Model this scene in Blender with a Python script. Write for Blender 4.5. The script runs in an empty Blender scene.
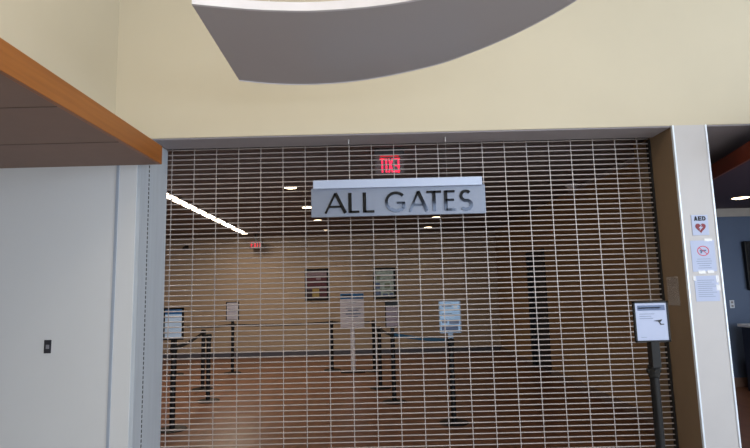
import bpy, bmesh, math, random
from mathutils import Vector, Matrix
random.seed(7)
SC = bpy.context.scene
COL = SC.collection

# ---------------------------------------------------------------- materials
def srgb(r, g, b):
    def f(c):
        c /= 255.0
        return c / 12.92 if c <= .04045 else ((c + .055) / 1.055) ** 2.4
    return (f(r), f(g), f(b), 1)

def mat(name, rgb, rough=.5, metal=0., var=.04, scale=6., bump=0., bscale=80., coat=0., emit=None, estr=0., stretch=None, spec=.5):
    m = bpy.data.materials.new(name); m.use_nodes = True
    nt = m.node_tree; p = nt.nodes['Principled BSDF']
    c = srgb(*rgb)
    tc = nt.nodes.new('ShaderNodeTexCoord'); mp = nt.nodes.new('ShaderNodeMapping')
    nt.links.new(tc.outputs['Object'], mp.inputs['Vector'])
    if stretch: mp.inputs['Scale'].default_value = stretch
    n = nt.nodes.new('ShaderNodeTexNoise'); n.inputs['Scale'].default_value = scale; n.inputs['Detail'].default_value = 4
    nt.links.new(mp.outputs['Vector'], n.inputs['Vector'])
    r = nt.nodes.new('ShaderNodeValToRGB')
    r.color_ramp.elements[0].position = .3; r.color_ramp.elements[1].position = .7
    r.color_ramp.elements[0].color = tuple(x * (1 - var) for x in c[:3]) + (1,)
    r.color_ramp.elements[1].color = tuple(min(1, x * (1 + var)) for x in c[:3]) + (1,)
    nt.links.new(n.outputs['Fac'], r.inputs['Fac']); nt.links.new(r.outputs['Color'], p.inputs['Base Color'])
    p.inputs['Roughness'].default_value = rough; p.inputs['Metallic'].default_value = metal
    p.inputs['Specular IOR Level'].default_value = spec
    if coat: p.inputs['Coat Weight'].default_value = coat
    if bump:
        n2 = nt.nodes.new('ShaderNodeTexNoise'); n2.inputs['Scale'].default_value = bscale; n2.inputs['Detail'].default_value = 3
        nt.links.new(mp.outputs['Vector'], n2.inputs['Vector'])
        b = nt.nodes.new('ShaderNodeBump'); b.inputs['Strength'].default_value = bump; b.inputs['Distance'].default_value = .01
        nt.links.new(n2.outputs['Fac'], b.inputs['Height']); nt.links.new(b.outputs['Normal'], p.inputs['Normal'])
    if emit:
        p.inputs['Emission Color'].default_value = srgb(*emit); p.inputs['Emission Strength'].default_value = estr
    return m

def wood(name, c1, c2, rough=.4, stretch=(.6, 14, 14)):
    m = mat(name, c1, rough)
    nt = m.node_tree
    mp = [n for n in nt.nodes if n.type == 'MAPPING'][0]; mp.inputs['Scale'].default_value = stretch
    r = [n for n in nt.nodes if n.type == 'VALTORGB'][0]
    r.color_ramp.elements[0].color = srgb(*c1); r.color_ramp.elements[1].color = srgb(*c2)
    [n for n in nt.nodes if n.type == 'TEX_NOISE'][0].inputs['Scale'].default_value = 2.5
    return m

def clear(name, tint=(235, 240, 245), alpha=.25, rough=.1):
    m = mat(name, tint, rough)
    m.node_tree.nodes['Principled BSDF'].inputs['Alpha'].default_value = alpha
    return m

M = {}
M['cream'] = mat('cream wall paint', (196, 187, 166), .75, bump=.05, bscale=150, var=.02, scale=1.2)
M['white'] = mat('white wall paint', (208, 210, 213), .7, bump=.04, bscale=150, var=.015, scale=1.5)
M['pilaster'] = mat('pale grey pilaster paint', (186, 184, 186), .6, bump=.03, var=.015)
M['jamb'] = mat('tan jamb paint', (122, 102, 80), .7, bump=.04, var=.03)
M['soffit'] = mat('grey soffit paint', (152, 147, 152), .8, bump=.04, var=.02)
M['canopy'] = mat('brown grey soffit panel', (132, 108, 98), .7, var=.03)
M['joint'] = mat('panel joint', (104, 86, 78), .8)
M['fascia'] = wood('cherry wood fascia', (134, 78, 28), (150, 90, 35), .42, (14, .6, 14))
M['cloudg'] = mat('grey acoustic cloud', (168, 164, 168), .28, var=.015, scale=1)
M['cloudw'] = mat('white cloud edge', (206, 204, 210), .5)
M['guard'] = mat('bright corner guard', (225, 235, 248), .35, metal=.2)
M['reveal'] = mat('blue grey reveal trim', (158, 168, 184), .5, metal=.1)
M['alu'] = mat('mill aluminium', (176, 168, 166), .45, metal=.35, var=.05)
M['guide'] = mat('galvanised guide rail', (186, 194, 204), .5, metal=.1, var=.05, stretch=(1, 1, .1), scale=18)
M['dark'] = mat('shadow gap black', (20, 19, 20), .8)
M['signface'] = mat('brushed sign face', (128, 136, 154), .45, metal=.35, var=.02, stretch=(.2, 8, 8), scale=10)
M['signrail'] = mat('sign rail', (178, 190, 216), .45, metal=.2, var=.01)
M['chrome'] = mat('polished dark letter metal', (52, 56, 64), .06, metal=1., var=.02)
M['cable'] = mat('steel cable', (215, 215, 215), .35, metal=.6)
M['gceil'] = mat('dark brown ceiling', (112, 104, 106), .8, var=.05)
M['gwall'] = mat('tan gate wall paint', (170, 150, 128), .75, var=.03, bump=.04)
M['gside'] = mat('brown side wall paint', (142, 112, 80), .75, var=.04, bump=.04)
M['gbase'] = mat('dark blue grey base', (82, 82, 94), .5)
M['floor'] = wood('red brown floor', (98, 64, 47), (122, 82, 60), .32, (5, .5, 5))
M['hallf'] = mat('pale terrazzo floor', (200, 196, 192), .3, var=.08, scale=40)
M['blackm'] = mat('black powder coat', (9, 9, 12), .45, var=.1, spec=.3)
M['rubber'] = mat('black rubber', (12, 12, 13), .8)
M['beltb'] = mat('black webbing', (14, 14, 18), .8, bump=.2, bscale=300)
M['beltt'] = mat('teal blue webbing', (24, 92, 138), .7, bump=.2, bscale=300)
M['paper'] = mat('white paper', (224, 234, 250), .6, var=.01)
M['sheet'] = mat('bluish white sheet', (172, 182, 210), .6, var=.01)
M['paperb'] = mat('pale blue paper', (180, 216, 255), .6, var=.03)
M['paperg'] = mat('grey paper', (170, 168, 182), .6, var=.02)
M['paperl'] = mat('lilac paper', (206, 202, 214), .6, var=.02)
M['ink'] = mat('grey ink', (120, 132, 158), .7)
M['inkd'] = mat('dark ink', (30, 32, 40), .6)
M['inkb'] = mat('blue ink', (26, 98, 156), .6)
M['inks'] = mat('slate ink', (92, 108, 142), .6)
M['red'] = mat('red ink', (118, 8, 30), .5)
M['pink'] = mat('faded red ink', (196, 70, 92), .6)
M['tape'] = clear('clear tape', (250, 250, 252), .6, .15)
M['sleeve'] = clear('clear plastic sleeve', (200, 200, 204), .16, .2)
M['acryl'] = clear('clear acrylic', (200, 190, 195), .12, .05)
M['exitr'] = mat('lit red letters', (255, 30, 60), .5, emit=(255, 50, 90), estr=1.0)
M['exitf'] = mat('dim lit red letters', (200, 20, 50), .5, emit=(235, 30, 60), estr=.6)
M['exitd'] = mat('dim red glow strip', (200, 30, 50), .5, emit=(255, 20, 40), estr=.35)
M['housing'] = mat('exit sign housing', (60, 58, 60), .5)
M['lamp'] = mat('warm lit diffuser', (255, 235, 200), .5, emit=(255, 226, 180), estr=9)
M['strip'] = mat('lit linear diffuser', (255, 240, 220), .5, emit=(255, 232, 205), estr=9)
M['trimr'] = mat('lamp trim ring', (120, 112, 108), .5)
M['blue'] = mat('slate blue wall paint', (86, 102, 130), .7, var=.02, bump=.03)
M['bwhite'] = mat('white band', (170, 165, 160), .7)
M['purple'] = mat('dark violet brown soffit', (62, 48, 66), .7)
M['fascia2'] = wood('dark cherry fascia', (100, 34, 10), (112, 40, 14), .5, (.6, 14, 14))
M['screen'] = mat('black screen', (24, 28, 36), .15)
M['counter'] = mat('navy counter panel', (30, 36, 54), .5)
M['ctop'] = mat('white countertop', (225, 228, 235), .3)
M['plate'] = mat('dark switch plate', (58, 58, 66), .4, metal=.4)
M['plateg'] = mat('grey switch key', (128, 128, 136), .4)
M['platew'] = mat('white outlet plate', (200, 208, 220), .4)
M['doord'] = mat('dark door', (24, 26, 36), .5)
M['doorb'] = mat('dark blue door frame', (48, 52, 66), .5)
M['hallw'] = mat('hall wall paint', (205, 195, 178), .8)
M['hallc'] = mat('hall ceiling paint', (225, 220, 210), .8)
M['winf'] = mat('window frame', (90, 95, 104), .5)
M['p_dark'] = mat('poster dark maroon', (44, 18, 26), .5, var=.5, scale=14)
M['p_pink'] = mat('poster dusty pink', (124, 106, 118), .5, var=.2, scale=18)
M['p_red'] = mat('poster red', (78, 24, 36), .5, var=.4, scale=20)
M['p_yel'] = mat('poster yellow', (150, 130, 70), .5, var=.2, scale=20)
M['p_grn'] = mat('poster pale green', (178, 200, 196), .4, var=.3, scale=12)
M['p_blu'] = mat('poster blue', (96, 116, 164), .4, var=.3, scale=20)
M['p_olv'] = mat('poster olive', (110, 124, 92), .4, var=.3, scale=20)
M['dome'] = mat('grey smoked dome', (214, 208, 214), .15, coat=.5)

# ---------------------------------------------------------------- mesh builder
class MB:
    def __init__(s): s.v = []; s.f = []; s.m = []; s.sm = []
    def add(s, vs, fs, mi=0, smooth=False):
        b = len(s.v); s.v += [tuple(v) for v in vs]
        for f in fs: s.f.append([b + i for i in f]); s.m.append(mi); s.sm.append(smooth)
        return s
    def bm(s, b, mi=0, smooth=False):
        b.verts.index_update()
        s.add([v.co[:] for v in b.verts], [[v.index for v in f.verts] for f in b.faces], mi, smooth); b.free(); return s
    def box(s, x0, x1, y0, y1, z0, z1, mi=0, bev=0.):
        b = bmesh.new(); bmesh.ops.create_cube(b, size=1)
        for v in b.verts:
            v.co = Vector(((x0 + x1) / 2 + v.co.x * (x1 - x0), (y0 + y1) / 2 + v.co.y * (y1 - y0), (z0 + z1) / 2 + v.co.z * (z1 - z0)))
        if bev: bmesh.ops.bevel(b, geom=b.edges[:], offset=bev, segments=2, affect='EDGES', profile=.5)
        return s.bm(b, mi)
    def cyl(s, a, c, r, r2=None, n=16, mi=0, smooth=True):
        a, c = Vector(a), Vector(c); d = (c - a).normalized(); r2 = r if r2 is None else r2
        u = d.orthogonal().normalized(); w = d.cross(u)
        vs = []
        for i in range(n):
            t = 2 * math.pi * i / n; o = u * math.cos(t) + w * math.sin(t)
            vs += [a + o * r, c + o * r2]
        s.add(vs, [[2 * i, 2 * ((i + 1) % n), 2 * ((i + 1) % n) + 1, 2 * i + 1] for i in range(n)], mi, smooth)
        s.add(vs, [[2 * i for i in range(n)][::-1], [2 * i + 1 for i in range(n)]], mi); return s
    def lathe(s, prof, c=(0, 0, 0), n=28, mi=0):
        vs, fs = [], []; k = len(prof)
        for i in range(n):
            t = 2 * math.pi * i / n
            for r, z in prof: vs.append((c[0] + r * math.cos(t), c[1] + r * math.sin(t), c[2] + z))
        for i in range(n):
            j = (i + 1) % n
            for q in range(k - 1): fs.append([i * k + q, j * k + q, j * k + q + 1, i * k + q + 1])
        return s.add(vs, fs, mi, True)
    def prism(s, poly, y0, y1, mi=0):           # polygon in x-z, extruded along y
        n = len(poly); vs = [(x, y0, z) for x, z in poly] + [(x, y1, z) for x, z in poly]
        return s.add(vs, [list(range(n)), list(range(2 * n - 1, n - 1, -1))] + [[i, i + n, (i + 1) % n + n, (i + 1) % n] for i in range(n)], mi)
    def slab(s, poly, z0, z1, mi=0):            # polygon in x-y, extruded along z
        n = len(poly); vs = [(x, y, z0) for x, y in poly] + [(x, y, z1) for x, y in poly]
        return s.add(vs, [list(range(n))[::-1], list(range(n, 2 * n))] + [[i, (i + 1) % n, (i + 1) % n + n, i + n] for i in range(n)], mi)
    def stroke(s, pts, w, y0, y1, mi=0, closed=False):   # ribbon of width w along x-z points, extruded in y
        P = [Vector((p[0], p[1])) for p in pts]; n = len(P); L = []; R = []
        for i in range(n):
            a = P[i - 1] if (i > 0 or closed) else None; c = P[(i + 1) % n] if (i < n - 1 or closed) else None
            d1 = (P[i] - a).normalized() if a is not None else None; d2 = (c - P[i]).normalized() if c is not None else None
            d1 = d1 if d1 is not None else d2; d2 = d2 if d2 is not None else d1
            n1 = Vector((-d1.y, d1.x)); n2 = Vector((-d2.y, d2.x)); b = (n1 + n2)
            b = b.normalized() if b.length > 1e-6 else n1
            k = w / 2 / max(.35, b.dot(n1)); L.append(P[i] + b * k); R.append(P[i] - b * k)
        for i in range(n if closed else n - 1):
            j = (i + 1) % n
            s.prism([L[i], L[j], R[j], R[i]], y0, y1, mi)
        return s
    def build(s, name, mats, parent=None):
        me = bpy.data.meshes.new(name); me.from_pydata(s.v, [], s.f)
        for m in (mats if isinstance(mats, (list, tuple)) else [mats]): me.materials.append(m)
        for i, p in enumerate(me.polygons): p.material_index = s.m[i]; p.use_smooth = s.sm[i]
        b = bmesh.new(); b.from_mesh(me); bmesh.ops.recalc_face_normals(b, faces=b.faces[:]); b.to_mesh(me); b.free()
        o = bpy.data.objects.new(name, me); COL.objects.link(o)
        if parent is not None: o.parent = parent
        return o

def tag(o, label, cat, group=None, kind=None):
    o['label'] = label; o['category'] = cat
    if group: o['group'] = group
    if kind: o['kind'] = kind
    return o
def thing(name, loc, label, cat, group=None, rz=0.):
    o = bpy.data.objects.new(name, None); COL.objects.link(o); o.location = loc; o.rotation_euler = (0, 0, rz); o.empty_display_size = .1
    return tag(o, label, cat, group)
def struct(name, mb, m, parent=None, label=None):
    o = mb.build(name, m, parent)
    if parent is None: o['kind'] = 'structure'
    if label: o['label'] = label
    return o
def copy_tree(o, parent=None):
    c = o.copy(); COL.objects.link(c)
    if parent is not None: c.parent = parent
    for ch in [x for x in o.children]: copy_tree(ch, c)
    return c
def label(o, t): o['label'] = t

# ---------------------------------------------------------------- key dimensions (metres)
HZ = 3.055      # underside of the front header
GY = 5.12       # plane of the rolling grille
FAR = 13.6      # far wall of the gate lobby
GC = 3.1        # gate lobby ceiling

# ---------------------------------------------------------------- setting
struct('floor', MB().box(-7, 8.2, -6.2, 4.9, -.1, 0), M['hallf'], label='pale hall floor')
struct('floor_back', MB().box(-7, 8.2, 4.9, 13.8, -.1, 0), M['floor'], label='red brown floor behind the grille')
struct('ceiling', MB().box(-7, 8.2, -6.2, 5.0, 5.6, 5.75), M['hallc'], label='high pale ceiling of the hall')
struct('ceiling_back', MB().box(-6.2, 3.15, 5.24, 13.8, GC, GC + .1), M['gceil'], label='dark brown ceiling behind the grille')
h = MB().box(-2.41, 8.2, 4.7, 5.04, HZ, 5.6, 0)
wf = struct('wall_front', h, M['cream'], label='cream wall above the shuttered opening')
struct('soffit', MB().box(-2.06, 2.785, 4.715, 5.04, HZ - .012, HZ).box(3.11, 8.2, 4.715, 5.04, HZ - .012, HZ), M['soffit'], wf)
struct('casing', MB().box(-2.3, 3.0, 5.04, 5.30, 3.42, 3.46).box(-2.3, 3.1, 5.24, 5.30, GC, 3.42), M['dark'], wf)
struct('wall_left', MB().box(-2.55, -2.41, -6.2, 4.75, 2.9, 5.6), M['cream'], label='cream upper side wall above the canopy')
wl = struct('wall_front_left', MB().box(-7, -2.072, 4.45, 5.09, 0, 2.9).box(-7, -2.072, 4.72, 5.09, 2.9, 3.3).box(-7, -2.25, 5.09, 5.24, 0, 3.3), M['white'], label='white wall under the wooden canopy')
struct('trim_1', MB().box(-2.247, -2.224, 4.442, 4.452, 0, 2.74), M['reveal'], label='thin blue grey vertical trim on white wall')
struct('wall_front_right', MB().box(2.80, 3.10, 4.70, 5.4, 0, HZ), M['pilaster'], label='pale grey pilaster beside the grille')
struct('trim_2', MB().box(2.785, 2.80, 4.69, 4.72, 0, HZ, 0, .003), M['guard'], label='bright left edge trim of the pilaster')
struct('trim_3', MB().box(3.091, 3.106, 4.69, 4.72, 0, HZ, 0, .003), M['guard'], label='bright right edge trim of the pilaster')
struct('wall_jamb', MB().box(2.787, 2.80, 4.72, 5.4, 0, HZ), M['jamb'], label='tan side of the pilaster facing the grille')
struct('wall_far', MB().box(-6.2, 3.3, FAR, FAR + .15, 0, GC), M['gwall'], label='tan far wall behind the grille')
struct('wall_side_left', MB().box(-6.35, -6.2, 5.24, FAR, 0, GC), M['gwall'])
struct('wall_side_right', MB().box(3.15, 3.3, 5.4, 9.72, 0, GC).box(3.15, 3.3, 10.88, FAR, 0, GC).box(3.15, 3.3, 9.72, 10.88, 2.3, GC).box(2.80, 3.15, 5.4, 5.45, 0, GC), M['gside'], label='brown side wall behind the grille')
struct('baseboard_far', MB().box(-6.2, 3.15, FAR - .02, FAR, 0, .11), M['gbase'])
struct('baseboard_side', MB().box(3.13, 3.15, 5.45, 9.72, 0, .1).box(3.13, 3.15, 10.88, FAR - .02, 0, .1), M['joint'])
d = struct('door_1', MB().box(3.22, 3.265, 9.8, 10.8, .01, 2.22, 0, .004), M['doord'], label='dark door in the brown side wall')
struct('door_frame', MB().box(3.13, 3.29, 9.72, 9.8, 0, 2.3).box(3.13, 3.29, 10.8, 10.88, 0, 2.3).box(3.13, 3.29, 9.72, 10.88, 2.22, 2.3), M['doord'], d)
struct('handle', MB().cyl((3.22, 9.9, 1.02), (3.17, 9.9, 1.02), .012).cyl((3.17, 9.9, 1.02), (3.17, 10.02, 1.02), .01), M['alu'], d)

# wooden canopy on the left
cn = struct('ceiling_left', MB().box(-7, -1.865, -1.5, 4.45, 2.742, 2.89), M['canopy'], label='low brown grey canopy soffit at left')
struct('fascia', MB().box(-1.885, -1.85, -1.5, 4.44, 2.738, 2.902, 0, .003), M['fascia'], cn, 'orange brown wooden edge band')
j = MB()
for y in (3.0, 3.75): j.box(-7, -1.89, y - .004, y + .004, 2.738, 2.744)
struct('joint', j, M['joint'], cn)

# space to the right of the pilaster
struct('wall_right', MB().box(3.3, 8.2, 8.2, 8.35, 0, HZ + .05), M['blue'], label='slate blue wall beyond the pilaster')
struct('trim_4', MB().box(3.3, 8.2, 8.17, 8.2, 2.62, 2.75), M['bwhite'], label='pale band at the top of the blue wall')
struct('baseboard_right', MB().box(3.3, 8.2, 8.18, 8.2, 0, .14), M['canopy'])
struct('ceiling_right', MB().box(3.1, 8.2, 5.04, 8.2, HZ, HZ + .1), M['soffit'], label='grey soffit right of the pilaster')
cr = struct('ceiling_right_low', MB().slab([(3.26, 3.6), (8.2, 3.6), (8.2, 8.17), (4.48, 8.17)], 2.75, 2.9), M['purple'], label='dark low soffit with a wooden edge')
struct('fascia', MB().slab([(3.23, 3.6), (3.26, 3.6), (4.48, 8.17), (4.45, 8.17)], 2.745, 2.905), M['fascia2'], cr, 'dark red brown wooden edge band')
struct('wall_corridor', MB().box(8.2, 8.35, -6.2, 8.35, 0, .7).box(8.2, 8.35, -6.2, 8.35, 4.5, 5.6).box(8.2, 8.35, -6.2, -4.7, .7, 4.5).box(8.2, 8.35, 1.9, 8.35, .7, 4.5), M['hallw'], label='side wall of the hall at right')
# hall behind the camera
bw = MB().box(-7, .2, -6.3, -6.15, 0, 5.6).box(7.4, 8.2, -6.3, -6.15, 0, 5.6).box(.2, 7.4, -6.3, -6.15, 0, .7).box(.2, 7.4, -6.3, -6.15, 4.25, 5.6)
struct('wall_back', bw, M['hallw'])
struct('wall_side_hall', MB().box(-7.15, -7, -6.2, 5.24, 0, 2.9), M['hallw'])
wn = MB()
for x in (.2, 1.5, 2.3, 3.9, 5.6, 7.4): wn.box(x - .06, x + .06, -6.2, -6.08, .7, 4.25)
for z in (.7, 3.0, 4.25): wn.box(.14, 7.46, -6.2, -6.08, z - .04, z + .04)
w2 = MB()
for y in (-4.7, -2.5, -.3, 1.9): w2.box(8.1, 8.2, y - .05, y + .05, .7, 4.5)
for z in (.7, 3.2, 4.5): w2.box(8.1, 8.2, -4.75, 1.95, z - .04, z + .04)
struct('window_2', w2, M['winf'], label='tall side window of the hall')
struct('window_1', wn, M['winf'], label='tall gridded window of the hall')

# ---------------------------------------------------------------- rolling grille
x0g, x1g = -2.11, 2.782
g = thing('rolling_grille', (0, GY, 0), 'closed aluminium rolling grille filling the wide opening under the cream wall', 'security grille')
for k in range(1, 61):
    z = .035 + .0503 * k
    MB().cyl((x0g, 0, z), (x1g, 0, z), .0062, n=8).build('rod', M['alu'], g)
k = 0
for i in range(-8, 14):
    x = -.241 + .2232 * i
    c = MB().box(x - .0035, x + .0035, -.010, -.007, .05, 3.07)
    for q in range(1, 61):
        z = .035 + .0503 * q
        c.cyl((x - .006, 0, z), (x + .006, 0, z), .0085, n=8)
    c.build('link_chain', M['alu'], g)
MB().box(x0g, x1g, -.02, .02, .004, .06, 0, .004).build('bottom_bar', M['alu'], g)
gl = MB().box(-2.071, -2.062, -.655, -.455, 0, 3.04, 0, .003).box(-2.071, -2.063, -.43, -.03, 0, 3.04, 0, .003).box(-2.071, -2.064, -.455, -.43, 0, 3.04).box(-2.071, -2.040, -.66, -.645, 0, 3.04)
gl = gl.build('guide_rail', M['guide'], g)
s = MB()
for i in range(72):
    z = .06 + i * .041
    s.box(-2.0645, -2.0632, -.449, -.432, z, z + .027)
s.build('perforation', M['dark'], gl)
MB().box(2.772, 2.786, -.03, .03, 0, 3.04).build('guide_rail', M['dark'], g)

# ---------------------------------------------------------------- hanging sign
S = thing('hanging_sign', (0, 4.85, 0), 'long silver sign reading ALL GATES hanging in front of the grille', 'sign')
MB().box(-.597, 1.048, -.012, .02, 2.294, 2.57, 0, .003).build('panel', M['signface'], S)
MB().box(-.575, 1.018, -.045, .035, 2.56, 2.642, 0, .004).build('top_rail', M['signrail'], S)
for x in (-.234, .694):
    MB().cyl((x, 0, 2.64), (x, 0, 3.043), .0008, n=6).cyl((x, 0, 3.0), (x, 0, 3.043), .006, n=10).build('cable', M['cable'], S)
def arc(cx, cz, rx, rz, a0, a1, n=18): return [(cx + rx * math.cos(math.radians(a0 + (a1 - a0) * i / n)), cz + rz * math.sin(math.radians(a0 + (a1 - a0) * i / n))) for i in range(n + 1)]
ZB, ZT = 2.327, 2.518; CH = ZT - ZB
def letter(strokes, w=.021):
    m = MB()
    for p in strokes: m.stroke(p[0], (p[1] if len(p) > 1 else w) * 1.22, -.024, -.0115)
    return m.build('letter', M['chrome'], S)
def LA(x0, x1):
    c = (x0 + x1) / 2; t = .011
    return [([(x0 + .008, ZB), (c - .002, ZT)], .016), ([(c - .002, ZT), (x1 - .012, ZB)], .026), ([(x0 + .045, ZB + .062), (x1 - .05, ZB + .062)], .016)]
def LL(x0, x1): return [([(x0 + .013, ZT), (x0 + .013, ZB)], .026), ([(x0 + .013, ZB + .009), (x1, ZB + .009)], .018)]
letter(LA(-.468, -.262)); letter(LL(-.243, -.143)); letter(LL(-.106, -.002))
gx = .203
letter([(arc(gx, (ZB + ZT) / 2, .09, CH / 2 - .01, 42, 318, 30), .021), ([(gx + .072, ZB + .03), (gx + .072, ZB + .088)], .022), ([(gx + .01, ZB + .085), (gx + .083, ZB + .085)], .016)])
letter(LA(.325, .505))
letter([([(.492, ZT - .009), (.632, ZT - .009)], .018), ([(.562, ZT), (.562, ZB)], .026)])
letter([([(.672, ZT), (.672, ZB)], .026), ([(.672, ZT - .009), (.758, ZT - .009)], .018), ([(.672, (ZB + ZT) / 2 + .006), (.75, (ZB + ZT) / 2 + .006)], .017), ([(.672, ZB + .009), (.762, ZB + .009)], .018)])
sx = .862
letter([(arc(sx, ZT - .054, .045, .045, 40, 270, 16) + arc(sx, ZB + .051, .051, .051 - .008, 90, -140, 16)[1:], .022)])

# ---------------------------------------------------------------- suspended curved cloud
CZ = 3.25
far_e = [(-1.03, 3.87), (-.80, 3.945), (-.571, 3.978), (-.33, 3.972), (-.09, 3.928), (.21, 3.815), (.509, 3.653), (.70, 3.49), (.872, 3.317), (1.05, 3.09), (1.198, 2.846), (1.30, 2.60), (1.37, 2.33)]
near_e = [(1.0, 2.33), (.80, 2.52), (.55, 2.69), (.291, 2.805), (.05, 2.865), (-.20, 2.896), (-.414, 2.900), (-.702, 2.868), (-1.018, 2.798)]
def smooth(p, n=5):
    out = []
    for i in range(len(p) - 1):
        a = Vector(p[max(i - 1, 0)]); b = Vector(p[i]); c = Vector(p[i + 1]); dd = Vector(p[min(i + 2, len(p) - 1)])
        for k in range(n):
            t = k / n
            out.append(tuple(.5 * ((2 * b) + (c - a) * t + (2 * a - 5 * b + 4 * c - dd) * t * t + (3 * b - a - 3 * c + dd) * t ** 3)))
    return out + [tuple(p[-1])]
fe, ne = smooth(far_e), smooth(near_e)
cl = thing('ceiling_cloud', (0, 3.4, CZ), 'grey crescent shaped suspended ceiling panel with a white front edge', 'ceiling panel')
loc = lambda p: [(x, y - 3.4) for x, y in p]
MB().slab(loc(fe + ne), 0, .045).build('panel', M['cloudg'], cl)
def band(p, off, z0, z1):
    m = MB(); q = loc(p); N = []
    for i in range(len(q)):
        a = Vector(q[max(i - 1, 0)]); b = Vector(q[min(i + 1, len(q) - 1)]); t = (b - a).normalized(); N.append(Vector((t.y, -t.x)) * off)
    for i in range(len(q) - 1):
        a, b = Vector(q[i]), Vector(q[i + 1]); m.slab([a, b, b + N[i + 1], a + N[i]], z0, z1)
    return m
band(ne, -.02, -.004, .05).build('front_edge', M['cloudw'], cl)
band(fe, -.006, -.006, .06).build('rear_edge', M['cloudw'], cl)
for x, y in ((-.7, 3.4), (.1, 3.4), (.75, 3.0)):
    MB().cyl((x, y - 3.4, .06), (x, y - 3.4, 5.6 - CZ), .003, n=6).build('hanger_wire', M['cable'], cl)

# ---------------------------------------------------------------- lobby lights
def downlight(x, y, z, txt, grp, r=.085):
    t = thing('recessed_downlight', (x, y, z), txt, 'ceiling light', grp)
    MB().lathe([(r, -.002), (r + .022, -.014), (r + .028, -.002), (r + .028, .0), (r, .0)]).build('trim_ring', M['trimr'], t)
    MB().cyl((0, 0, -.012), (0, 0, -.001), r, n=28).build('diffuser', M['lamp'], t)
    return t
ords = ['closest to the grille', 'second from the grille', 'third from the grille', 'farthest from the grille']
DL = []
for n, y in enumerate((7.33, 9.13, 10.85, 12.68)):
    DL.append((-1.2, y)); downlight(-1.2, y, GC, 'round recessed downlight in the left row, ' + ords[n], 'lobby downlights')
for y, q in ((10.84, 'larger and higher'), (12.6, 'smaller and lower')):
    DL.append((1.29, y)); downlight(1.29, y, GC, 'round recessed downlight below the letters GATES, ' + q + ' of the two', 'lobby downlights')
downlight(5.06, 7.1, 2.75, 'round recessed downlight in the dark soffit right of the pilaster', None, .10)
t = thing('linear_ceiling_light', (-3.14, 10.1, GC), 'long glowing linear ceiling light behind the grille at upper left', 'ceiling light', rz=.0293)
MB().box(-.075, .075, -4.1, 2.68, -.03, -.0005, 0, .004).build('housing', M['trimr'], t)
MB().box(-.065, .065, -4.08, 2.66, -.038, -.029).build('diffuser', M['strip'], t)
t = thing('dome_camera', (2.95, 7.65, GC), 'small grey dome camera on the ceiling near the brown side wall', 'camera')
MB().cyl((0, 0, -.03), (0, 0, -.001), .09, n=28).build('base', M['paper'], t)
MB().lathe([(.075, -.03), (.07, -.06), (.05, -.085), (.025, -.097), (.0, -.1)]).build('dome', M['dome'], t)
t = thing('wall_camera', (-4.95, FAR, 2.84), 'tiny dark camera high on the far wall at left', 'camera')
MB().box(-.05, .05, -.03, 0, -.05, .05, 0, .006).build('bracket', M['blackm'], t)
MB().cyl((0, -.03, 0), (0, -.2, -.05), .045, n=18).build('body', M['blackm'], t)

# ---------------------------------------------------------------- exit signs
def text_mesh(mb, ch, x0, x1, z0, z1, y0, y1, w, mi=0):
    cx = (x0 + x1) / 2; cz = (z0 + z1) / 2; h2 = w / 2
    if ch == 'E': st = [[(x0 + h2, z0), (x0 + h2, z1)], [(x0, z1 - h2), (x1, z1 - h2)], [(x0, cz), (x1 - w * .3, cz)], [(x0, z0 + h2), (x1, z0 + h2)]]
    elif ch == 'X': st = [[(x0 + h2, z0), (x1 - h2, z1)], [(x0 + h2, z1), (x1 - h2, z0)]]
    elif ch == 'I': st = [[(cx, z0), (cx, z1)]]
    elif ch == 'T': st = [[(x0, z1 - h2), (x1, z1 - h2)], [(cx, z0), (cx, z1)]]
    elif ch == 'A': st = [[(x0 + h2, z0), (cx, z1)], [(x1 - h2, z0), (cx, z1)], [(x0 + w, z0 + (z1 - z0) * .3), (x1 - w, z0 + (z1 - z0) * .3)]]
    elif ch == 'D': st = [[(x0 + h2, z0), (x0 + h2, z1)], [(x0, z1 - h2), (cx, z1 - h2)] + arc(cx, cz, x1 - cx - h2, (z1 - z0) / 2 - h2, 80, -80, 10) + [(cx, z0 + h2), (x0, z0 + h2)]]
    for p in st: mb.stroke(p, w, y0, y1, mi)
t = thing('hanging_exit_sign', (0.17, 5.42, 2.84), 'red lit exit sign seen mirrored from behind, just above the long silver sign', 'exit sign')
MB().box(-.16, .16, -.03, .03, .185, .2585, 0, .004).build('housing', M['housing'], t)
MB().box(-.10, .10, -.032, .028, .178, .186).build('light_strip', M['exitd'], t)
MB().box(-.15, .15, -.004, .004, -.02, .184).build('acrylic_panel', M['acryl'], t)
L = MB(); xs = [-.1, -.05, -.035, -.02, .04, .1]
text_mesh(L, 'T', -.105, -.048, 0, .15, -.008, -.0045, .018); text_mesh(L, 'I', -.045, -.022, 0, .15, -.008, -.0045, .018); text_mesh(L, 'X', -.016, .042, 0, .15, -.008, -.0045, .018)
E_ = MB(); text_mesh(E_, 'E', -.105, -.052, 0, .15, -.008, -.0045, .018)
L.add([(-x, y, z) for x, y, z in E_.v], E_.f)
L.build('lettering', M['exitr'], t)
t = thing('exit_sign', (-3.05, 13.25, 2.73), 'small red lit exit sign in the distance below the linear light', 'exit sign')
MB().box(-.16, .16, -.025, .025, 0, .2, 0, .004).build('housing', M['housing'], t)
MB().box(-.03, .03, -.02, .02, .2, GC - 2.73 - .001).build('bracket', M['housing'], t)
L = MB(); x = -.13
for ch, w in (('E', .06), ('X', .07), ('I', .03), ('T', .07)): text_mesh(L, ch, x, x + w, .025, .175, -.03, -.0245, .018); x += w + .012
L.build('lettering', M['exitf'], t)

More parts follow.
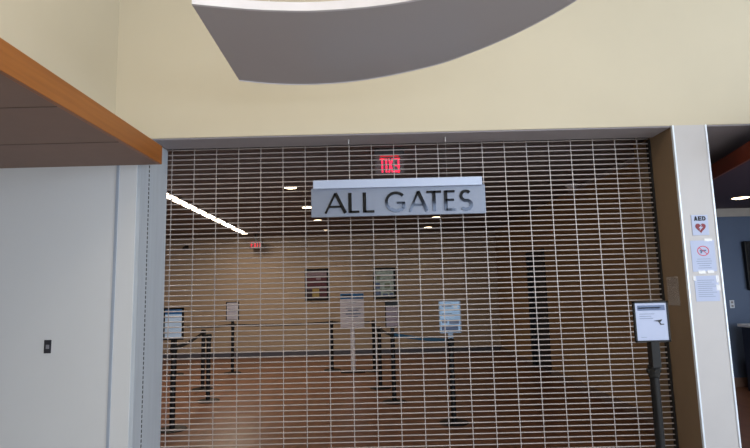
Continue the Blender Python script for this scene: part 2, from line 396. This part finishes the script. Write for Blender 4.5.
# ---------------------------------------------------------------- posters on the far wall
t = thing('framed_poster', (-1.548, FAR, 1.79), 'dark framed maroon poster with a yellow patch on the far wall', 'poster')
fr = lambda hw, hh: MB().box(-hw, hw, -.03, -.001, hh - .055, hh, 0, .004).box(-hw, hw, -.03, -.001, -hh, -hh + .055, 0, .004).box(-hw, -hw + .055, -.03, -.001, -hh, hh, 0, .004).box(hw - .055, hw, -.03, -.001, -hh, hh, 0, .004)
fr(.31, .41).build('frame', M['blackm'], t)
p = MB().box(-.275, .275, -.015, -.002, -.375, .375, 1)
for z0, z1, mi in ((.22, .36, 0), (.1, .21, 2), (.05, .09, 0), (-.05, .04, 2), (-.12, -.06, 0)): p.box(-.27, .27, -.017, -.0145, z0, z1, mi)
p.box(-.12, .06, -.018, -.0145, -.33, -.10, 3).box(.08, .26, -.018, -.0145, -.33, -.14, 2).box(-.02, .10, -.019, -.0145, .12, .33, 0)
p.build('print', [M['p_pink'], M['p_dark'], M['p_red'], M['p_yel']], t)
t = thing('framed_poster', (.208, FAR, 1.775), 'dark framed pale green poster on the far wall', 'poster')
fr(.29, .40).build('frame', M['blackm'], t)
p = MB().box(-.255, .255, -.015, -.002, -.365, .365, 0)
for (a, b, c, e, mi) in ((-.24, -.1, -.33, -.2, 1), (-.05, .08, -.35, -.26, 1), (.12, .22, -.33, -.25, 1), (-.24, -.12, -.14, .02, 1), (.0, .14, -.12, .0, 2), (-.2, -.12, .1, .22, 2), (-.05, .2, .06, .1, 2), (.05, .22, -.22, -.18, 2)):
    p.box(a, b, -.017, -.0145, c, e, mi)
p.build('print', [M['p_grn'], M['p_blu'], M['p_olv']], t)

# ---------------------------------------------------------------- stanchions
def post(x, y, txt, rz=0., grp='belt stanchions behind the grille'):
    t = thing('belt_stanchion', (x, y, 0), txt, 'stanchion', grp, rz)
    MB().lathe([(0, .022), (.04, .022), (.13, .018), (.17, .010), (.176, .003), (.176, 0), (0, 0)], n=36).build('base', M['blackm'], t)
    MB().cyl((0, 0, .018), (0, 0, .925), .033, n=20).build('post', M['blackm'], t)
    hd = MB().lathe([(.0, 1.0), (.030, 1.0), (.039, .992), (.041, .98), (.041, .915), (.036, .905), (.0, .905)], n=20)
    for a in range(4):
        c, s_ = math.cos(a * math.pi / 2), math.sin(a * math.pi / 2); hd.cyl((c * .038, s_ * .038, .955), (c * .048, s_ * .048, .955), .018, n=8)
    hd.build('belt_head', M['rubber'], t)
    return t
def belt(t, to, m, z0=.955, z1=.955, sag=.02):
    a = Vector((0, 0, 0)); b = t.matrix_basis.inverted() @ Vector((to[0], to[1], 0)); b.z = 0
    d_ = (b - a).normalized(); a = a + d_ * .045; b = b - d_ * .062; n = Vector((-d_.y, d_.x, 0)) * .0012
    mb = MB(); N = 14; rows = []
    for i in range(N + 1):
        u = i / N; p = a.lerp(b, u); z = z0 + (z1 - z0) * u - sag * 4 * u * (1 - u)
        rows.append([p - n + Vector((0, 0, z - .024)), p + n + Vector((0, 0, z - .024)), p + n + Vector((0, 0, z + .024)), p - n + Vector((0, 0, z + .024))])
    vs = [v for r in rows for v in r]; fs = []
    for i in range(N):
        for k in range(4): fs.append([i * 4 + k, i * 4 + (k + 1) % 4, i * 4 + 4 + (k + 1) % 4, i * 4 + 4 + k])
    fs += [[0, 1, 2, 3], [N * 4 + 3, N * 4 + 2, N * 4 + 1, N * 4]]
    mb.add(vs, fs); return mb.build('belt', m, t)
def signframe(t, w, z0, z1, sheet, mats, framecol=None, yo=-.02, b=.014):
    f = MB(); hw = w / 2
    f.box(-hw, hw, yo - .012, yo + .004, z0, z1, 0, .003).box(-hw, hw, yo - .02, yo - .01, z1 - b, z1, 0, .002).box(-hw, hw, yo - .02, yo - .01, z0, z0 + b, 0, .002)
    f.box(-hw, -hw + b, yo - .02, yo - .01, z0, z1, 0, .002).box(hw - b, hw, yo - .02, yo - .01, z0, z1, 0, .002)
    f.box(-.03, .03, yo - .008, yo + .03, .985, z0 + .02, 0, .003)
    fo = f.build('sign_frame', M['blackm'] if framecol is None else framecol, t)
    p = MB(); p.box(-hw + b, hw - b, yo - .016, yo - .011, z0 + b, z1 - b, 0)
    W, H_ = w - 2 * b, z1 - z0 - 2 * b
    for (u0, u1, v0, v1, mi) in sheet:
        p.box(-hw + b + u0 * W, -hw + b + u1 * W, yo - .0172, yo - .0155, z0 + b + v0 * H_, z0 + b + v1 * H_, mi)
    p.build('sign_sheet', mats, fo); return fo

# front row, left
A = post(-2.5, 6.5, 'black stanchion with a white and blue topped notice at the left end of the grille')
signframe(A, .25, 1.06, 1.45, [(0, 1, .83, 1, 1), (.08, .22, .86, .96, 2), (.06, .94, .56, .575, 3), (.06, .94, .36, .375, 3), (.06, .94, .18, .195, 3), (.06, .16, .66, .74, 2)], [mat('cool white paper', (205, 228, 255), .6, var=.01), M['inkb'], M['paperb'], M['ink']], b=.022)
bpy.context.view_layer.update()
belt(A, (-3.02, 9.17), M['beltb'], sag=.03)
B1 = post(-3.02, 9.17, 'plain black stanchion, left of the close pair near the left notice')
B2 = post(-2.6, 8.15, 'plain black stanchion, right of the close pair near the left notice')
belt(B1, (-2.6, 8.15), M['beltb'])
Cc = post(-2.985, 10.9, 'black stanchion with a small grey notice in front of the far wall at left')
signframe(Cc, .27, 1.06, 1.44, [(.1, .9, .8, .82, 1), (.1, .7, .6, .615, 1), (.1, .8, .45, .465, 1)], [M['paperg'], M['ink']], b=.018)
bk = post(-4.16, 10.9, 'plain black stanchion standing behind the blue topped notice at left')
belt(Cc, (-4.16, 10.9), M['beltb'], .96, .96)
Dd = post(-.95, 10.95, 'plain black stanchion just left of the white pedestal sign')
belt(Cc, (-.95, 10.95), M['beltb'], .96, .96)
E1 = post(-.085, 10.7, 'plain black stanchion just right of the white pedestal sign')
belt(Dd, (-.085, 10.7), M['beltb'], .965, .965)
E2 = post(.025, 8.86, 'plain black stanchion left of the pink notice stand, its base on the open floor')
belt(E2, (-.085, 10.7), M['beltb'])
F1 = post(.215, 7.75, 'black stanchion with a narrow pinkish notice right of the pedestal sign')
signframe(F1, .20, 1.06, 1.43, [(.0, 1, .86, 1, 1), (.15, .85, .6, .62, 2), (.15, .7, .5, .515, 2)], [mat('pinkish paper', (158, 142, 152), .6), M['inkd'], M['ink']])
belt(F1, (.025, 8.86), M['beltb'], .95, .97)
G = post(.89, 6.5, 'black stanchion with a pale blue notice behind the centre of the grille')
signframe(G, .268, 1.06, 1.45, [(.1, .6, .84, .88, 1), (.7, .9, .78, .92, 2), (.1, .7, .70, .73, 2), (.1, .6, .60, .62, 1), (.1, .75, .5, .52, 2), (.08, .35, .3, .42, 1), (.45, .95, .26, .40, 1), (.05, .9, .06, .18, 3)], [M['paperb'], M['ink'], M['paper'], M['inks']], framecol=mat('pale frame', (150, 170, 196), .4))
belt(F1, (.89, 6.5), M['beltt'], .955, .965, .012)

# stanchion in front of the grille at right
Hh = post(2.055, 4.0, 'black stanchion with a white notice standing in front of the grille beside the pilaster', grp='belt stanchions in front of the grille')
f = signframe(Hh, .262, 1.165, 1.468, [(.07, .95, .80, .94, 1), (.10, .8, .855, .885, 0), (.12, .6, .70, .715, 2), (.12, .5, .64, .655, 2), (.12, .55, .58, .595, 2), (.12, .3, .08, .09, 2)], [M['sheet'], M['inks'], M['ink']])
MB().box(-.032, .032, -.06, -.0, .98, 1.17, 0, .004).build('bracket', M['blackm'], Hh)
ic = MB()
ic.prism([(.015, 1.322), (.08, 1.332), (.065, 1.313), (.045, 1.316)], -.0385, -.0365).prism([(.048, 1.316), (.058, 1.316), (.07, 1.298), (.06, 1.296)], -.0385, -.0365).box(.06, .09, -.0385, -.0365, 1.292, 1.299)
ic.build('camera_symbol', M['inkd'], f)

# pedestal sign
t = thing('pedestal_sign', (-.505, 10.66, 0), 'white pedestal sign with a blue top band standing between plain stanchions', 'sign stand')
MB().box(-.24, .24, -.16, .16, 0, .025, 0, .006).build('base', M['blackm'], t)
MB().box(-.045, .045, -.02, .02, .022, .9, 0, .004).build('post', M['paperl'], t)
MB().box(-.24, .24, -.045, -.02, .85, 1.56, 0, .004).build('board', M['paperl'], t)
p = MB().box(-.236, .236, -.0475, -.0445, 1.44, 1.545, 0)
for z, w in ((1.36, .14), (1.25, .3), (1.2, .22), (1.13, .3), (1.07, .2)): p.box(-w / 2 + .02, w / 2 + .02, -.047, -.0445, z, z + .025, 1)
p.box(-.2, -.02, -.0478, -.0445, 1.47, 1.52, 2)
p.build('print', [M['inkb'], M['ink'], M['inkd']], t)

# ---------------------------------------------------------------- notices on the pilaster
t = thing('defibrillator_sign', (2.952, 4.7, 2.12), 'small white AED sign with a red heart on the pilaster', 'sign')
MB().box(-.075, .075, -.006, -.001, -.098, .088, 0, .002).build('plate', M['sheet'], t)
L = MB()
for i, ch in enumerate('AED'): text_mesh(L, ch, -.052 + i * .037, -.02 + i * .037, .035, .075, -.0085, -.0055, .010)
L.build('lettering', M['inkd'], t)
hp = []
for i in range(40):
    a = 2 * math.pi * i / 40
    hp.append((.0031 * 16 * math.sin(a) ** 3 * .95, -.028 + .0031 * (13 * math.cos(a) - 5 * math.cos(2 * a) - 2 * math.cos(3 * a) - math.cos(4 * a))))
hh = MB().prism(hp, -.0085, -.0055).build('heart', M['red'], t)
MB().prism([(.014, .0), (-.02, -.034), (-.003, -.034), (-.014, -.06), (.022, -.022), (.003, -.022)], -.0095, -.008).build('lightning_bolt', M['sheet'], hh)
t = thing('notice_sign', (2.955, 4.7, 1.835), 'white notice with a red crossed out gun symbol taped to the pilaster', 'notice')
MB().box(-.108, .108, -.003, -.0008, -.14, .14).build('sheet', M['sheet'], t)
r = MB().stroke(arc(0, .045, .05, .042, 0, 360, 28)[:-1], .007, -.0045, -.0028, 0, True).stroke([(-.034, .074), (.036, .016)], .006, -.0047, -.0028)
r.build('prohibition_ring', M['pink'], t)
MB().prism([(-.03, .055), (.028, .055), (.028, .042), (-.008, .04), (-.012, .025), (-.028, .022), (-.022, .04), (-.03, .042)], -.0042, -.0028).build('gun_symbol', M['inks'], t)
p = MB()
for z, w in ((-.03, .12), (-.05, .14), (-.07, .13), (-.09, .1), (-.11, .12)): p.box(-w / 2, w / 2, -.0036, -.0028, z, z + .004)
p.build('print', M['ink'], t)
MB().box(.02, .09, -.0045, -.0005, .132, .156).build('tape', M['tape'], t)
MB().box(-.06, .0, -.0045, -.0005, -.158, -.130).box(.02, .075, -.0045, -.0005, -.156, -.130).build('tape', M['tape'], t)
t = thing('notice_sign', (2.955, 4.7, 1.545), 'plain white text notice taped under the crossed out gun notice', 'notice')
MB().box(-.105, .108, -.003, -.0008, -.115, .112).build('sheet', M['sheet'], t)
p = MB()
for i in range(9): p.box(-.08, random.choice((.05, .07, .085)), -.0036, -.0028, .07 - i * .018, .0735 - i * .018)
p.build('print', M['ink'], t)
MB().box(.085, .118, -.0045, -.0005, -.02, .03).box(.09, .115, -.0045, -.0005, .05, .11).box(-.115, -.09, -.0045, -.0005, .07, .11).build('tape', M['tape'], t)
t = thing('notice_sign', (2.787, 4.93, 1.52), 'faint clear sleeve notice on the tan side of the pilaster', 'notice')
MB().box(-.003, -.001, -.09, .10, -.13, .14).build('sleeve', M['sleeve'], t)

# ---------------------------------------------------------------- wall controls and right room
t = thing('switch_plate', (-2.77, 4.45, 1.2), 'small dark switch plate on the white wall at left', 'switch')
MB().box(-.03, .03, -.007, -.0005, -.055, .055, 0, .003).build('plate', M['plate'], t)
MB().box(-.012, .016, -.012, -.006, -.018, .016, 0, .002).build('rocker', M['plateg'], t)
t = thing('wall_outlet', (5.52, 8.2, 1.25), 'small pale outlet plate on the slate blue wall', 'outlet')
MB().box(-.035, .035, -.008, -.0005, -.06, .06, 0, .003).build('plate', M['platew'], t)
for z in (-.028, .028): MB().box(-.017, .017, -.01, -.0075, z - .016, z + .016, 0, .001).build('socket', M['plateg'], t)
t = thing('wall_monitor', (6.32, 8.2, 1.84), 'black flat monitor on the slate blue wall at the right edge', 'monitor')
MB().box(-.56, .56, -.09, -.03, -.38, .38, 0, .008).build('casing', M['blackm'], t)
MB().box(-.53, .53, -.094, -.0885, -.35, .35).build('screen', M['screen'], t)
MB().box(-.2, .2, -.035, -.0005, -.15, .15).build('wall_mount', M['blackm'], t)
t = thing('service_counter', (6.0, 7.55, 0), 'navy counter with a white top in front of the slate blue wall', 'counter')
MB().box(-.58, .9, -.33, .35, 0, .93, 0, .006).build('body', M['counter'], t)
MB().box(-.62, .95, -.36, .38, .93, .97, 0, .005).build('countertop', M['ctop'], t)

# ---------------------------------------------------------------- lights
def area(name, loc, size, power, col, target=None, rot=None):
    l = bpy.data.lights.new(name, 'AREA'); l.shape = 'RECTANGLE'; l.size, l.size_y = size; l.energy = power; l.color = col
    o = bpy.data.objects.new(name, l); COL.objects.link(o); o.location = loc
    if target is not None: o.rotation_euler = (Vector(target) - Vector(loc)).to_track_quat('-Z', 'Y').to_euler()
    elif rot: o.rotation_euler = rot
    return o
area('window_daylight', (3.8, -6.25, 2.48), (7.2, 3.5), 400, (.80, .89, 1.0), (3.8, 0, 2.48))
area('window_daylight', (8.22, -1.4, 2.6), (6.6, 3.8), 430, (.80, .89, 1.0), (0, -1.4, 2.6))
area('hall_lamp', (-.6, 1.2, 5.5), (3.0, 1.5), 55, (1., .84, .62), (-.6, 1.2, 0))
area('hall_lamp', (.2, -3.0, 5.5), (4.0, 2.0), 60, (1., .90, .76), (.2, -3.0, 0))
for x, y in DL:
    l = bpy.data.lights.new('downlight_beam', 'SPOT'); l.energy = 24 if x < 0 else 13; l.spot_size = 2.2; l.spot_blend = .8; l.color = (1, .80, .58); l.shadow_soft_size = .08
    o = bpy.data.objects.new('downlight_beam', l); COL.objects.link(o); o.location = (x, y, GC - .02)
area('strip_glow', (-3.14, 9.4, GC - .045), (.09, 6.6), 60, (1, .84, .66), (-3.14, 9.4, 0)).rotation_euler[2] += .0293
l = bpy.data.lights.new('soffit_downlight', 'SPOT'); l.energy = 25; l.spot_size = 2.2; l.spot_blend = .7; l.color = (1, .92, .82); l.shadow_soft_size = .08
o = bpy.data.objects.new('soffit_downlight', l); COL.objects.link(o); o.location = (5.06, 7.1, 2.72)

w = bpy.data.worlds.new('World'); SC.world = w; w.use_nodes = True
bg = w.node_tree.nodes['Background']
sky = w.node_tree.nodes.new('ShaderNodeTexSky'); sky.sky_type = 'HOSEK_WILKIE'; sky.turbidity = 4
w.node_tree.links.new(sky.outputs['Color'], bg.inputs['Color']); bg.inputs['Strength'].default_value = .4

# ---------------------------------------------------------------- camera
cd = bpy.data.cameras.new('Camera'); cam = bpy.data.objects.new('Camera', cd); COL.objects.link(cam)
cd.sensor_width = 36; cd.lens = 520 / 750 * 36; cd.clip_start = .02; cd.clip_end = 200
P, Rr = math.atan(.1276), .0250
fw = Vector((0, math.cos(P), math.sin(P))); up0 = Vector((0, -math.sin(P), math.cos(P))); r0 = Vector((1, 0, 0))
r = math.cos(Rr) * r0 - math.sin(Rr) * up0; up = math.cos(Rr) * up0 + math.sin(Rr) * r0
mw = Matrix((r, up, -fw)).transposed().to_4x4(); mw.translation = (0, 0, 1.6)
cam.matrix_world = mw
SC.camera = cam
SC.view_settings.view_transform = 'Standard'; SC.view_settings.look = 'None'
SC.view_settings.gamma = 1; SC.view_settings.use_curve_mapping = False; SC.view_settings.exposure = 0.38
SC.cycles.use_denoising = True
